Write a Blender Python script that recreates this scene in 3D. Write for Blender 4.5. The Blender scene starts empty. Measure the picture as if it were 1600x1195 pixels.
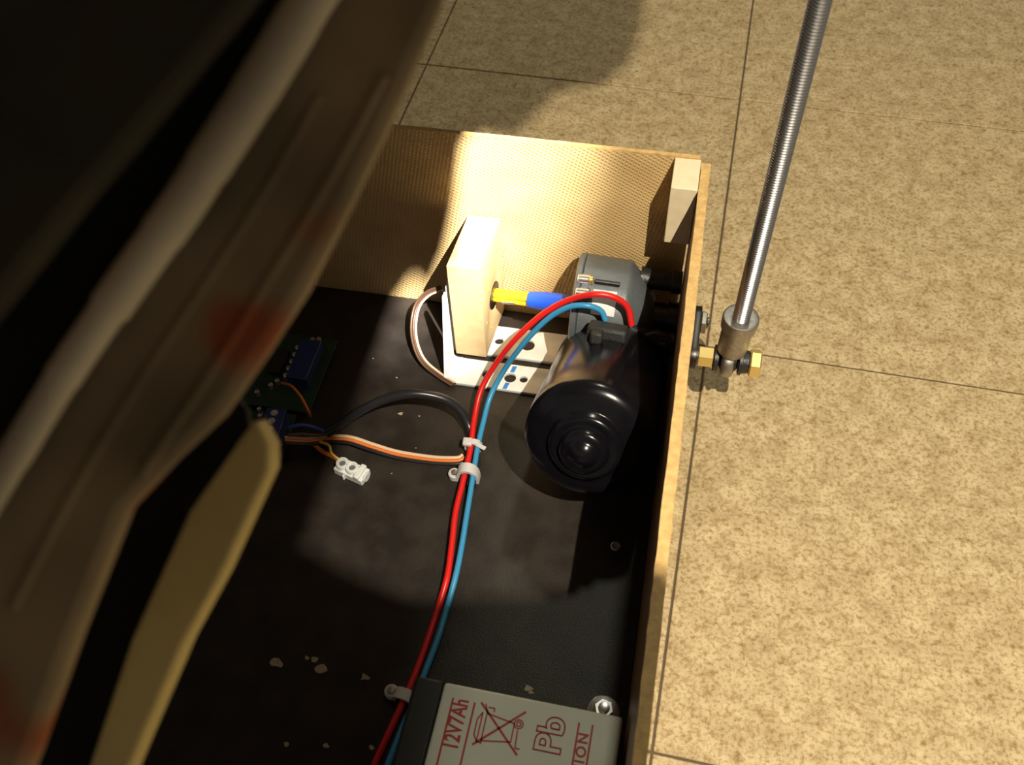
import bpy, bmesh, math, random
from mathutils import Vector, Matrix
random.seed(4)
S = 0.001                       # every number below is in millimetres
scn = bpy.context.scene
COL = scn.collection

# ------------------------------------------------------------- camera
cam_data = bpy.data.cameras.new('camera')
cam = bpy.data.objects.new('camera', cam_data)
COL.objects.link(cam)
cam_data.sensor_width = 36
cam_data.lens = 34.215
cam_data.clip_start = 0.005
RX = [[0.981256, 0.190768, -0.027288], [0.135317, -0.782894, -0.607261], [-0.13721, 0.592186, -0.794033]]
cam.matrix_world = Matrix(((RX[0][0], -RX[1][0], -RX[2][0], -0.01278),
                           (RX[0][1], -RX[1][1], -RX[2][1], -0.44305),
                           (RX[0][2], -RX[1][2], -RX[2][2], 0.53073),
                           (0, 0, 0, 1)))
cam_data.dof.use_dof = True
cam_data.dof.focus_distance = 0.60
cam_data.dof.aperture_fstop = 18
scn.camera = cam

# ------------------------------------------------------------- world, lights, exposure
scn.view_settings.view_transform = 'Standard'
scn.view_settings.look = 'None'
scn.view_settings.gamma = 1
scn.view_settings.use_curve_mapping = False
scn.view_settings.exposure = 0.0
world = bpy.data.worlds.new('world'); scn.world = world
world.use_nodes = True
world.node_tree.nodes['Background'].inputs[0].default_value = (1.0, 0.91, 0.76, 1)
world.node_tree.nodes['Background'].inputs[1].default_value = 0.13

def light(name, kind, loc, energy, color, **kw):
    d = bpy.data.lights.new(name, kind); d.energy = energy; d.color = color
    for k, v in kw.items(): setattr(d, k, v)
    o = bpy.data.objects.new(name, d); COL.objects.link(o)
    o.location = Vector(loc) * S
    return o
LAMP = (192, -505, 860)
light('lamp_bulb', 'POINT', LAMP, 45, (1.0, 0.90, 0.70), shadow_soft_size=0.0035)
beam = light('lamp_beam', 'SPOT', LAMP, 300, (1.0, 0.96, 0.88), shadow_soft_size=0.0035,
             spot_size=math.radians(14.5), spot_blend=1.0)
ceil = light('ceiling_lamp', 'AREA', (150, 950, 2050), 9, (1.0, 0.97, 0.75), shape='DISK', size=0.16)
ceil.rotation_euler = (Vector((0, -150, 0)) - Vector((150, 950, 2050))).to_track_quat('-Z', 'Y').to_euler()
beam.rotation_euler = (Vector((-178, 5, 112)) - Vector(LAMP)).to_track_quat('-Z', 'Y').to_euler()

# ------------------------------------------------------------- materials
def mat(name, col, rough=0.5, metal=0.0, spec=0.5, noise=0.0, scale=200, bump=0.0, bscale=None, coat=0, dark=None, sheen=0):
    m = bpy.data.materials.new(name); m.use_nodes = True
    nt = m.node_tree; b = nt.nodes['Principled BSDF']
    b.inputs['Base Color'].default_value = (*col, 1)
    b.inputs['Roughness'].default_value = rough
    b.inputs['Metallic'].default_value = metal
    b.inputs['Specular IOR Level'].default_value = spec
    b.inputs['Coat Weight'].default_value = coat
    tc = nt.nodes.new('ShaderNodeTexCoord')
    if noise or dark:
        n = nt.nodes.new('ShaderNodeTexNoise'); n.inputs['Scale'].default_value = scale
        n.inputs['Detail'].default_value = 5
        nt.links.new(tc.outputs['Object'], n.inputs['Vector'])
        r = nt.nodes.new('ShaderNodeValToRGB')
        d = dark if dark else tuple(c * (1 - noise) for c in col)
        r.color_ramp.elements[0].position = 0.35; r.color_ramp.elements[0].color = (*d, 1)
        r.color_ramp.elements[1].position = 0.65; r.color_ramp.elements[1].color = (*col, 1)
        nt.links.new(n.outputs[0], r.inputs[0]); nt.links.new(r.outputs[0], b.inputs['Base Color'])
    if bump:
        n2 = nt.nodes.new('ShaderNodeTexNoise'); n2.inputs['Scale'].default_value = bscale or scale
        n2.inputs['Detail'].default_value = 4
        nt.links.new(tc.outputs['Object'], n2.inputs['Vector'])
        bp = nt.nodes.new('ShaderNodeBump'); bp.inputs['Strength'].default_value = bump
        bp.inputs['Distance'].default_value = 0.0006
        nt.links.new(n2.outputs[0], bp.inputs['Height']); nt.links.new(bp.outputs[0], b.inputs['Normal'])
    return m
M = {}
M['black_board'] = mat('black painted board', (0.032, 0.025, 0.021), 0.45, spec=0.3, noise=0.45, scale=60, bump=0.35, bscale=900)
M['mdf'] = mat('mdf', (0.60, 0.43, 0.22), 0.75, noise=0.12, scale=150, bump=0.3, bscale=900)
M['pale_wood'] = mat('pale wood', (0.80, 0.67, 0.45), 0.65, noise=0.1, scale=120)
M['plywood_edge'] = mat('board edge', (0.66, 0.42, 0.16), 0.7, noise=0.25, scale=260, bump=0.6, bscale=600)
M['brown_board'] = mat('smooth brown hardboard', (0.20, 0.105, 0.04), 0.4, noise=0.2, scale=80)
M['white_metal'] = mat('white painted metal', (0.82, 0.83, 0.84), 0.35, noise=0.06, scale=90)
M['steel'] = mat('steel', (0.80, 0.80, 0.82), 0.27, metal=1.0)
M['rod_steel'] = mat('zinc plated steel', (0.66, 0.66, 0.68), 0.22, metal=1.0)
M['dull_steel'] = mat('dull steel', (0.46, 0.44, 0.42), 0.42, metal=1.0, noise=0.25, scale=500, bump=0.2, bscale=2500)
M['dark_steel'] = mat('dark steel', (0.07, 0.065, 0.065), 0.38, metal=1.0)
M['brass'] = mat('zinc yellow steel', (0.86, 0.66, 0.26), 0.32, metal=0.85)
M['black_gloss'] = mat('black gloss paint', (0.006, 0.0055, 0.008), 0.2, spec=0.4, noise=0.3, scale=90)
M['black_cast'] = mat('black painted casting', (0.02, 0.019, 0.02), 0.4, bump=0.5, bscale=700)
M['grey_cast'] = mat('grey cast metal', (0.15, 0.17, 0.185), 0.42, metal=0.35, noise=0.12, scale=300, bump=0.25, bscale=1800)
M['rubber'] = mat('black rubber', (0.02, 0.02, 0.02), 0.6, bump=0.6, bscale=700)
M['red_wire'] = mat('red insulation', (0.68, 0.015, 0.012), 0.35)
M['blue_wire'] = mat('sky blue insulation', (0.045, 0.29, 0.56), 0.35)
M['black_wire'] = mat('black insulation', (0.018, 0.018, 0.022), 0.3)
M['peach_wire'] = mat('pale insulation', (0.70, 0.52, 0.36), 0.4)
M['orange_wire'] = mat('orange insulation', (0.70, 0.18, 0.03), 0.4)
M['darkbrown_wire'] = mat('dark brown insulation', (0.10, 0.05, 0.03), 0.4)
M['darkblue_wire'] = mat('dark blue insulation', (0.02, 0.05, 0.30), 0.4)
M['yellow_wire'] = mat('yellow insulation', (0.70, 0.42, 0.06), 0.4)
M['yellow_tube'] = mat('yellow tubing', (0.80, 0.50, 0.02), 0.35)
M['blue_tape'] = mat('blue tape', (0.02, 0.10, 0.70), 0.4)
M['blue_ink'] = mat('blue marker ink', (0.03, 0.22, 0.80), 0.6)
M['white_plastic'] = mat('white plastic', (0.70, 0.72, 0.72), 0.4)
M['nylon'] = mat('translucent nylon', (0.62, 0.60, 0.62), 0.4)
M['hole_dark'] = mat('dark recess', (0.02, 0.018, 0.015), 0.8)
M['pcb'] = mat('green circuit board', (0.015, 0.055, 0.035), 0.35, noise=0.4, scale=300)
M['blue_block'] = mat('blue terminal plastic', (0.015, 0.03, 0.15), 0.4)
M['chip'] = mat('black chip', (0.015, 0.015, 0.018), 0.5)
M['solder'] = mat('solder', (0.7, 0.7, 0.72), 0.35, metal=0.9)
M['battery_label'] = mat('battery case pale grey', (0.74, 0.77, 0.66), 0.42, noise=0.06, scale=40)
M['black_case'] = mat('battery lid black', (0.014, 0.014, 0.014), 0.45)
M['red_print'] = mat('red print', (0.50, 0.035, 0.02), 0.5)
M['fleck'] = mat('dried glue', (0.45, 0.38, 0.27), 0.7, noise=0.3, scale=600)
M['dark_cloth'] = mat('dark seat cloth', (0.05, 0.048, 0.032), 0.9, noise=0.5, scale=30, bump=0.4, bscale=1500)
M['gap_shade'] = mat('black gap shade', (0.006, 0.006, 0.006), 0.95)  # flat black that paints the shade in the seat's gaps
M['pale_cloth'] = mat('pale grey piping', (0.70, 0.66, 0.55), 0.8, noise=0.35, scale=24)
M['rail_wood'] = mat('yellow wooden rail', (0.80, 0.66, 0.28), 0.7, noise=0.25, scale=22)
M['blocker_board'] = mat('shadow blocker board', (0.20, 0.14, 0.07), 0.8)

def seat_cloth():
    m = bpy.data.materials.new('patterned seat cloth'); m.use_nodes = True
    nt = m.node_tree; b = nt.nodes['Principled BSDF']; b.inputs['Roughness'].default_value = 0.85
    tc = nt.nodes.new('ShaderNodeTexCoord')
    n1 = nt.nodes.new('ShaderNodeTexNoise'); n1.inputs['Scale'].default_value = 30; n1.inputs['Detail'].default_value = 2
    n2 = nt.nodes.new('ShaderNodeTexNoise'); n2.inputs['Scale'].default_value = 44; n2.inputs['Detail'].default_value = 1
    mp = nt.nodes.new('ShaderNodeMapping'); mp.inputs['Location'].default_value = (3.1, 1.7, 0.4)
    nt.links.new(tc.outputs['Object'], n1.inputs[0]); nt.links.new(tc.outputs['Object'], mp.inputs[0]); nt.links.new(mp.outputs[0], n2.inputs[0])
    r1 = nt.nodes.new('ShaderNodeValToRGB')
    r1.color_ramp.elements[0].position = .35; r1.color_ramp.elements[0].color = (0.17, 0.135, 0.085, 1)
    r1.color_ramp.elements[1].position = .7; r1.color_ramp.elements[1].color = (0.38, 0.30, 0.19, 1)
    r2 = nt.nodes.new('ShaderNodeValToRGB')
    r2.color_ramp.elements[0].position = .60; r2.color_ramp.elements[0].color = (0, 0, 0, 1)
    r2.color_ramp.elements[1].position = .70; r2.color_ramp.elements[1].color = (1, 1, 1, 1)
    mx = nt.nodes.new('ShaderNodeMixRGB'); mx.inputs[2].default_value = (0.32, 0.09, 0.035, 1)
    nt.links.new(n1.outputs[0], r1.inputs[0]); nt.links.new(n2.outputs[0], r2.inputs[0])
    nt.links.new(r2.outputs[0], mx.inputs[0]); nt.links.new(r1.outputs[0], mx.inputs[1]); nt.links.new(mx.outputs[0], b.inputs['Base Color'])
    return m
M['seat_cloth'] = seat_cloth()

def vinyl():
    m = bpy.data.materials.new('mottled vinyl tile'); m.use_nodes = True
    nt = m.node_tree; b = nt.nodes['Principled BSDF']; b.inputs['Roughness'].default_value = 0.55
    b.inputs['Specular IOR Level'].default_value = 0.3
    g = nt.nodes.new('ShaderNodeNewGeometry')
    def noise(sc, det, lo, hi, ca, cb):
        n = nt.nodes.new('ShaderNodeTexNoise'); n.inputs['Scale'].default_value = sc; n.inputs['Detail'].default_value = det
        n.inputs['Roughness'].default_value = 0.65
        nt.links.new(g.outputs['Position'], n.inputs['Vector'])
        r = nt.nodes.new('ShaderNodeValToRGB')
        r.color_ramp.elements[0].position = lo; r.color_ramp.elements[0].color = (*ca, 1)
        r.color_ramp.elements[1].position = hi; r.color_ramp.elements[1].color = (*cb, 1)
        nt.links.new(n.outputs[0], r.inputs[0]); return r.outputs[0]
    a = noise(60, 6, .38, .64, (0.45, 0.335, 0.18), (0.60, 0.475, 0.28))
    s = noise(190, 4, .34, .50, (0.68, 0.60, 0.48), (1, 1, 1))
    t = noise(420, 2, .34, .52, (0.62, 0.55, 0.42), (1, 1, 1))
    m1 = nt.nodes.new('ShaderNodeMixRGB'); m1.blend_type = 'MULTIPLY'; m1.inputs[0].default_value = 1
    m2 = nt.nodes.new('ShaderNodeMixRGB'); m2.blend_type = 'MULTIPLY'; m2.inputs[0].default_value = 0.9
    nt.links.new(a, m1.inputs[1]); nt.links.new(s, m1.inputs[2])
    nt.links.new(m1.outputs[0], m2.inputs[1]); nt.links.new(t, m2.inputs[2])
    nt.links.new(m2.outputs[0], b.inputs['Base Color'])
    return m
M['vinyl'] = vinyl()
M['grout'] = mat('tile joint', (0.10, 0.07, 0.04), 0.8)

def mesh_hardboard():
    m = bpy.data.materials.new('mesh faced hardboard'); m.use_nodes = True
    nt = m.node_tree; b = nt.nodes['Principled BSDF']; b.inputs['Roughness'].default_value = 0.75
    tc = nt.nodes.new('ShaderNodeTexCoord')
    outs = []
    for ang in (62, -12):
        mp = nt.nodes.new('ShaderNodeMapping'); mp.inputs['Rotation'].default_value = (0, math.radians(ang), 0)
        w = nt.nodes.new('ShaderNodeTexWave'); w.wave_type = 'BANDS'; w.bands_direction = 'X'
        w.inputs['Scale'].default_value = 135; w.inputs['Distortion'].default_value = 0.6
        w.inputs['Detail'].default_value = 1
        nt.links.new(tc.outputs['Object'], mp.inputs[0]); nt.links.new(mp.outputs[0], w.inputs[0]); outs.append(w.outputs['Fac'])
    mul = nt.nodes.new('ShaderNodeMath'); mul.operation = 'MULTIPLY'
    nt.links.new(outs[0], mul.inputs[0]); nt.links.new(outs[1], mul.inputs[1])
    bp = nt.nodes.new('ShaderNodeBump'); bp.inputs['Strength'].default_value = 0.45; bp.inputs['Distance'].default_value = 0.0010
    nt.links.new(mul.outputs[0], bp.inputs['Height']); nt.links.new(bp.outputs[0], b.inputs['Normal'])
    n = nt.nodes.new('ShaderNodeTexNoise'); n.inputs['Scale'].default_value = 40
    nt.links.new(tc.outputs['Object'], n.inputs[0])
    r = nt.nodes.new('ShaderNodeValToRGB')
    r.color_ramp.elements[0].position = .3; r.color_ramp.elements[0].color = (0.52, 0.35, 0.15, 1)
    r.color_ramp.elements[1].position = .7; r.color_ramp.elements[1].color = (0.63, 0.44, 0.20, 1)
    nt.links.new(n.outputs[0], r.inputs[0]); nt.links.new(r.outputs[0], b.inputs['Base Color'])
    return m
M['mesh_board'] = mesh_hardboard()

# ------------------------------------------------------------- helpers
def tag(o, label=None, cat=None, group=None, kind=None):
    if label: o['label'] = label
    if cat: o['category'] = cat
    if group: o['group'] = group
    if kind: o['kind'] = kind
    return o
def thing(name, loc, label, cat, group=None):
    o = bpy.data.objects.new(name, None); COL.objects.link(o)
    o.empty_display_size = 0.01
    o.location = Vector(loc) * S
    return tag(o, label, cat, group)
def root_loc(o):
    v = Vector((0, 0, 0))
    while o is not None:
        v += o.location; o = o.parent
    return v
def obj(name, bm, m, parent=None, smooth=True, bevel=0, origin=None, ang=40):
    """bm is in world millimetres; the object's origin goes to its parent's (or `origin`)."""
    base = root_loc(parent) if parent else (Vector(origin) * S if origin else Vector((0, 0, 0)))
    bmesh.ops.recalc_face_normals(bm, faces=bm.faces[:])
    me = bpy.data.meshes.new(name)
    for v in bm.verts: v.co = v.co * S - base
    if smooth:
        for f in bm.faces: f.smooth = True
        for e in bm.edges:
            if len(e.link_faces) == 2 and e.calc_face_angle(0) > math.radians(ang): e.smooth = False
    bm.to_mesh(me); bm.free()
    me.materials.append(M[m])
    o = bpy.data.objects.new(name, me); COL.objects.link(o)
    if parent: o.parent = parent
    else: o.location = base
    if bevel:
        b = o.modifiers.new('bevel', 'BEVEL'); b.width = bevel * S; b.segments = 2; b.limit_method = 'ANGLE'
        b.angle_limit = math.radians(40)
    return o
def NB(): return bmesh.new()
def box(bm, x0, x1, y0, y1, z0, z1, mtx=None):
    vs = [bm.verts.new(Vector((x, y, z)) if mtx is None else mtx @ Vector((x, y, z))) for x in (x0, x1) for y in (y0, y1) for z in (z0, z1)]
    for f in ((0,1,3,2),(4,6,7,5),(0,4,5,1),(2,3,7,6),(0,2,6,4),(1,5,7,3)): bm.faces.new([vs[i] for i in f])
    return bm
def frame(d, up=Vector((0, 0, 1))):
    d = Vector(d).normalized()
    x = up.cross(d)
    if x.length < 1e-3: x = Vector((1, 0, 0)).cross(d)
    x.normalize(); return x, d.cross(x), d
def lathe(bm, p, d, prof, seg=48, rot=0.0, closed=True):
    """prof: list of (t along d, radius)"""
    p = Vector(p); x, y, d = frame(d); rings = []
    for t, r in prof:
        if r < 1e-6: rings.append([bm.verts.new(p + d * t)])
        else: rings.append([bm.verts.new(p + d * t + (x * math.cos(a) + y * math.sin(a)) * r) for a in (rot + 2 * math.pi * i / seg for i in range(seg))])
    for a, b in zip(rings, rings[1:]):
        for i in range(seg):
            j = (i + 1) % seg
            if len(a) == 1 and len(b) == 1: continue
            if len(a) == 1: bm.faces.new((a[0], b[i], b[j]))
            elif len(b) == 1: bm.faces.new((a[i], a[j], b[0]))
            else: bm.faces.new((a[i], a[j], b[j], b[i]))
    if closed:
        for r in (rings[0], rings[-1]):
            if len(r) > 2: bm.faces.new(r)
    return bm
def cyl(bm, a, b, r, seg=24, ch=0.0, rot=0.0):
    a = Vector(a); b = Vector(b); L = (b - a).length
    pr = [(0, r), (L, r)] if not ch else [(0, r - ch), (ch, r), (L - ch, r), (L, r - ch)]
    return lathe(bm, a, b - a, pr, seg, rot)
def spline(pts, n=10):
    P = [Vector(q) for q in pts]; P = [P[0] * 2 - P[1]] + P + [P[-1] * 2 - P[-2]]
    out = []
    for i in range(1, len(P) - 2):
        for k in range(n):
            t = k / n; a, b, c, d = P[i-1], P[i], P[i+1], P[i+2]
            out.append(0.5 * ((2*b) + (c-a)*t + (2*a-5*b+4*c-d)*t*t + (3*b-a-3*c+d)*t*t*t))
    out.append(P[-2]); return out
def tube(bm, pts, r, seg=12, smooth=10, off=(0, 0)):
    q = spline(pts, smooth) if smooth else [Vector(a) for a in pts]
    rings = []; up = Vector((0, 0, 1)); x = None
    for i, c in enumerate(q):
        d = (q[min(i+1, len(q)-1)] - q[max(i-1, 0)]).normalized()
        if x is None: x = d.cross(up); x = x if x.length > 1e-3 else Vector((1, 0, 0))
        x = (x - d * x.dot(d)).normalized(); y = d.cross(x)
        c = c + x * off[0] + y * off[1]
        rr = r[min(i * len(r) // len(q), len(r)-1)] if isinstance(r, (list, tuple)) else r
        rings.append([bm.verts.new(c + (x * math.cos(2*math.pi*k/seg) + y * math.sin(2*math.pi*k/seg)) * rr) for k in range(seg)])
    for a, b in zip(rings, rings[1:]):
        for i in range(seg):
            j = (i + 1) % seg; bm.faces.new((a[i], a[j], b[j], b[i]))
    bm.faces.new(rings[0]); bm.faces.new(rings[-1]); return bm
def circ(cx, cy, r, n=28): return [(cx + r * math.cos(2*math.pi*i/n), cy + r * math.sin(2*math.pi*i/n)) for i in range(n)]
def prism(outlines, depth, mtx, bev=0.0):
    """flat outline with holes -> solid, local xy in mm mapped by mtx (outline plane z=0, depth along +z)."""
    cu = bpy.data.curves.new('tmp', 'CURVE'); cu.dimensions = '2D'; cu.fill_mode = 'BOTH'
    cu.extrude = depth / 2 - bev; cu.bevel_depth = bev; cu.bevel_resolution = 1; cu.offset = -bev
    for pl in outlines:
        s = cu.splines.new('POLY'); s.points.add(len(pl) - 1); s.use_cyclic_u = True
        for q, c in zip(s.points, pl): q.co = (c[0], c[1], 0, 1)
    return curve_bm(cu, mtx @ Matrix.Translation((0, 0, depth / 2)))
def curve_bm(cu, mtx):
    o = bpy.data.objects.new('tmp', cu); COL.objects.link(o)
    dg = bpy.context.evaluated_depsgraph_get(); dg.update()
    me = bpy.data.meshes.new_from_object(o.evaluated_get(dg))
    bm = bmesh.new(); bm.from_mesh(me); bmesh.ops.remove_doubles(bm, verts=bm.verts[:], dist=0.001)
    for v in bm.verts: v.co = mtx @ v.co
    bpy.data.objects.remove(o); bpy.data.meshes.remove(me); bpy.data.curves.remove(cu)
    return bm
def text_bm(s, size, mtx, depth=0.12, outline=0.0, spacing=1.0, off=0.0):
    cu = bpy.data.curves.new('tmp', 'FONT'); cu.body = s; cu.size = size; cu.align_x = 'CENTER'; cu.align_y = 'CENTER'
    cu.space_character = spacing
    if outline: cu.fill_mode = 'NONE'; cu.bevel_depth = outline; cu.offset = off
    else: cu.extrude = depth; cu.offset = off
    return curve_bm(cu, mtx)
def slab(pts, thick, n=None):
    """polygon (world mm) given solid thickness along -normal"""
    P = [Vector(q) for q in pts]
    nn = Vector((0, 0, 0))
    for i in range(len(P)):
        nn += (P[i] - P[0]).cross(P[(i + 1) % len(P)] - P[0])
    nn.normalize()
    camp = Vector((-13, -443, 531))
    if nn.dot(camp - P[0]) < 0: nn = -nn
    bm = NB(); a = [bm.verts.new(q) for q in P]; b = [bm.verts.new(q - nn * thick) for q in P]
    bm.faces.new(a); bm.faces.new(list(reversed(b)))
    for i in range(len(P)):
        j = (i + 1) % len(P); bm.faces.new((a[i], a[j], b[j], b[i]))
    return bm

# ------------------------------------------------------------- setting: the tiled floor
T = 284.68; TX, TY, YAW = 32.46, 292.42, -0.02942
bm = NB(); RZ = Matrix.Translation((TX, TY, 0)) @ Matrix.Rotation(YAW, 4, 'Z')
box(bm, -6*T, 6*T, -7*T, 4*T, -12, -1.2, RZ)
floor = tag(obj('floor', bm, 'grout', smooth=False), 'mottled beige vinyl tile floor under the box', kind='structure')
tile_me = None
for i in range(-6, 6):
    for j in range(-7, 4):
        if tile_me is None:
            b = NB(); g = 0.7; box(b, g, T - g, g, T - g, -1.2, 0)
            bmesh.ops.bevel(b, geom=[e for e in b.edges if all(v.co.z > -0.5 for v in e.verts)], offset=0.5, segments=1, affect='EDGES')
            for v in b.verts: v.co *= S
            tile_me = bpy.data.meshes.new('tile'); bmesh.ops.recalc_face_normals(b, faces=b.faces[:]); b.to_mesh(tile_me); b.free()
            tile_me.materials.append(M['vinyl'])
        t = bpy.data.objects.new('tile', tile_me); COL.objects.link(t); t.parent = floor
        w = RZ @ Vector((i * T, j * T, 0)); t.location = w * S; t.rotation_euler = (0, 0, YAW)

# ------------------------------------------------------------- the open wooden box
ZT = 169.71; ZB = 20.0
boxr = thing('wooden_box', (-220, -300, 0), 'open low wooden box with black base board, mesh-faced back panel and rough-sawn side panel', 'box')
bm = NB(); box(bm, -440, -0.2, -620, -0.2, 8, ZB)
base = tag(obj('base_board', bm, 'black_board', boxr, smooth=False, bevel=0.4), 'black painted base board')
bm = NB(); n = 40
def strip_panel(bm, axis, a0, a1, b0, b1, z0, z1, n, jit):
    rows = []
    for k in range(n + 1):
        c = a0 + (a1 - a0) * k / n; j1 = random.uniform(-jit, jit); j2 = random.uniform(-jit, jit); j3 = random.uniform(-jit, jit) * .6
        q = [(b0, z0), (b1, z0), (b1, z1 - 1.2), (b1 + j2, z1 + j3), (b0 + j1, z1 + j3), (b0, z1 - 1.2)]
        rows.append([bm.verts.new((u, c, z) if axis == 'y' else (c, u, z)) for u, z in q])
    for r, s in zip(rows, rows[1:]):
        for i in range(6): bm.faces.new((r[i], r[(i+1) % 6], s[(i+1) % 6], s[i]))
    bm.faces.new(rows[0]); bm.faces.new(list(reversed(rows[-1])))
def face_mats(o, mats, fn):
    for m in mats: o.data.materials.append(M[m])
    for f in o.data.polygons: f.material_index = fn(f)
strip_panel(bm, 'x', -440, -1.0, 0.0, 2.6, 0, ZT, 60, 0.12)
o = tag(obj('back_panel', bm, 'mesh_board', boxr, smooth=False), 'thin back panel with a woven mesh texture')
face_mats(o, ['plywood_edge'], lambda f: 1 if f.center.z > (ZT - 1.1) * S else 0)
bm = NB(); strip_panel(bm, 'y', -620, -3.0, 0.0, 5.2, 0, ZT - 0.5, 90, 0.22)
o = tag(obj('side_panel', bm, 'brown_board', boxr, smooth=False), 'brown hardboard side panel with a pale rough-sawn top edge')
face_mats(o, ['plywood_edge'], lambda f: 1 if f.center.z > (ZT - 1.6) * S else 0)
bm = NB(); strip_panel(bm, 'y', -620, -3.0, -445.5, -440.2, 0, ZT - 0.5, 40, 0.3)
obj('side_panel', bm, 'brown_board', boxr, smooth=False)
bm = NB(); strip_panel(bm, 'x', -445, 5, -625.5, -620.3, 0, ZT - 0.5, 40, 0.3)
obj('front_panel', bm, 'brown_board', boxr, smooth=False)
bm = NB(); box(bm, -15.0, -0.3, -26.2, -0.3, 127.5, ZT - 0.6)
tag(obj('corner_block', bm, 'pale_wood', boxr, bevel=0.5), 'small pale wooden block glued high in the corner')
# dried glue spots and a small screw on the base board
spots = [[-191.0, -272.8, 5], [-166.3, -272.2, 5], [-170.8, -267.2, 3], [-141.1, -271.9, 3.5], [-175.2, -267.3, 2], [-167.3, -99.3, 2.3], [-53.5, -261.9, 3.2], [-51.7, -264.0, 2.2], [-171.0, -313.6, 2], [-150.5, -310.5, 2], [-127.4, -307.1, 2], [-141.8, -86.5, 1.2], [-116.0, -173.1, 0.8], [-177.5, -71.3, 0.8], [-154.9, -99.2, 0.7], [-197.6, -58.1, 0.8], [-160.9, -144.6, 0.7], [-150.8, -123.6, 0.6]]
for x, y, r in spots:
    pts = []
    for k in range(9):
        a = 2 * math.pi * k / 9; rr = r * random.uniform(.45, 1.0); pts.append((x + rr * math.cos(a), y + rr * .7 * math.sin(a)))
    obj('glue_spot', prism([pts], 0.35, Matrix.Translation((0, 0, ZB - 0.05))), 'fleck', boxr)
bm = NB(); lathe(bm, [-18.4, -170.1, 20.5], (0, 0, 1), [(-1.5, 3.0), (0.2, 3.0), (0.7, 2.4), (0.3, 1.0), (0.3, 0)], 16)
tag(obj('screw', bm, 'dull_steel', boxr), 'small countersunk screw near the side panel')

# ------------------------------------------------------------- wooden block with the sensor hole, its bracket, coupling
PX0, PX1 = -142.0, -121.2
plate = thing('mounting_block', ((PX0 + PX1) / 2, -24, 24), 'upright pale fibreboard block with round hole, standing on white bracket', 'block')
# local xy -> world (y, z); depth along +x
MYZ = Matrix(((0, 0, 1, PX0), (1, 0, 0, 0), (0, 1, 0, 0), (0, 0, 0, 1)))
o = obj('body', prism([[(-47.5, 24.5), (-2, 24.5), (-2, 108), (-47.5, 108)], circ(-24, 60.5, 9.5)], PX1 - PX0, MYZ, 0.4), 'mdf', plate, ang=30)
bm = NB(); cyl(bm, (PX0 + 2.5, -24, 60.5), (PX1 + 0.6, -24, 60.5), 9.4, 28)  # sensor brought flush; its dark face doubles as the hole's painted shade
tag(obj('potentiometer', bm, 'dark_steel', plate), 'rotary sensor body filling the hole, dark to paint its shade')
for (y, z) in ((-40, 84), (-14, 92), (-41, 52), (-34, 40), (-9, 72), (-32, 74)):
    bm = NB(); cyl(bm, (PX1 - 1, y, z), (PX1 + 0.6, y, z), 1.1, 10, 0.2)
    obj('pin_head', bm, 'brass', plate)
for ch in plate.children:                      # the block stands slightly skewed to the box
    for v in ch.data.vertices: v.co.x += (v.co.y + 0.024) * 0.075

br = thing('angle_bracket', (-110, -42, ZB), 'white perforated metal bracket with blue pen marks under the fibreboard block', 'bracket')
def rounded(x0, y0, x1, y1, r):
    out = []
    for cx, cy, a0 in ((x1-r, y1-r, 0), (x0+r, y1-r, 90), (x0+r, y0+r, 180), (x1-r, y0+r, 270)):
        for k in range(5): a = math.radians(a0 + 22.5 * k); out.append((cx + r*math.cos(a), cy + r*math.sin(a)))
    return out
BH = 2.4
obj('back_arm', prism([rounded(-141, -43, -38, -17.5, 1.2), circ(-116.1, -30.3, 3.0), circ(-96.2, -30.8, 4.7), circ(-62, -30.5, 3)], BH, Matrix.Translation((0, 0, ZB + 0.05)), 0.25), 'white_metal', br, ang=30)
obj('front_arm', prism([rounded(-141, -70.5, -38, -49, 1.2), circ(-102.6, -60.2, 3.9), circ(-93.6, -60.0, 2.7), circ(-118.5, -60, 3), circ(-62, -60, 3)], BH, Matrix.Translation((0, 0, ZB + 0.05)), 0.25), 'white_metal', br, ang=30)
for (y0, y1, ztop) in ((-70.5, -49, 86), (-43, -17.5, 86)):
    bm = NB()
    out = [(-137, ZB + .05)] + [(-141.6 + 0 * k - 0, 0) for k in range(0)]
    prof = [(-136, ZB + .05), (-136, ZB + BH + .05)]
    inner = [(-139.6 + 0, ZB + BH + .05 + 0)]
    R0, R1 = 3.0, 5.6; cx, cz = -140.0, ZB + 5.65
    a = [(cx + 3.0 + 0, ZB + .05), (cx, ZB + .05)]
    arc_o = [(cx - R1 * math.sin(t), cz - R1 * math.cos(t)) for t in (i * math.pi / 12 for i in range(7))]
    arc_i = [(cx - R0 * math.sin(t), cz - R0 * math.cos(t)) for t in (i * math.pi / 12 for i in range(6, -1, -1))]
    poly = [(cx + 3, ZB + .05)] + arc_o + [(cx - R1, ztop - 2), (cx - R1 + .8, ztop), (cx - R0, ztop)] + arc_i + [(cx + 3, cz - R0)]
    MXZ = Matrix(((1, 0, 0, 0), (0, 0, 1, y0), (0, 1, 0, 0), (0, 0, 0, 1)))
    bm = prism([poly], y1 - y0, MXZ, 0)
    for v in bm.verts:
        if y0 < -60 and v.co.y < -60: v.co.y += (max(0, v.co.z - ZB - 3) / 63) ** .55 * 19.5
    obj('upright', bm, 'white_metal', br, ang=30)
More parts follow.
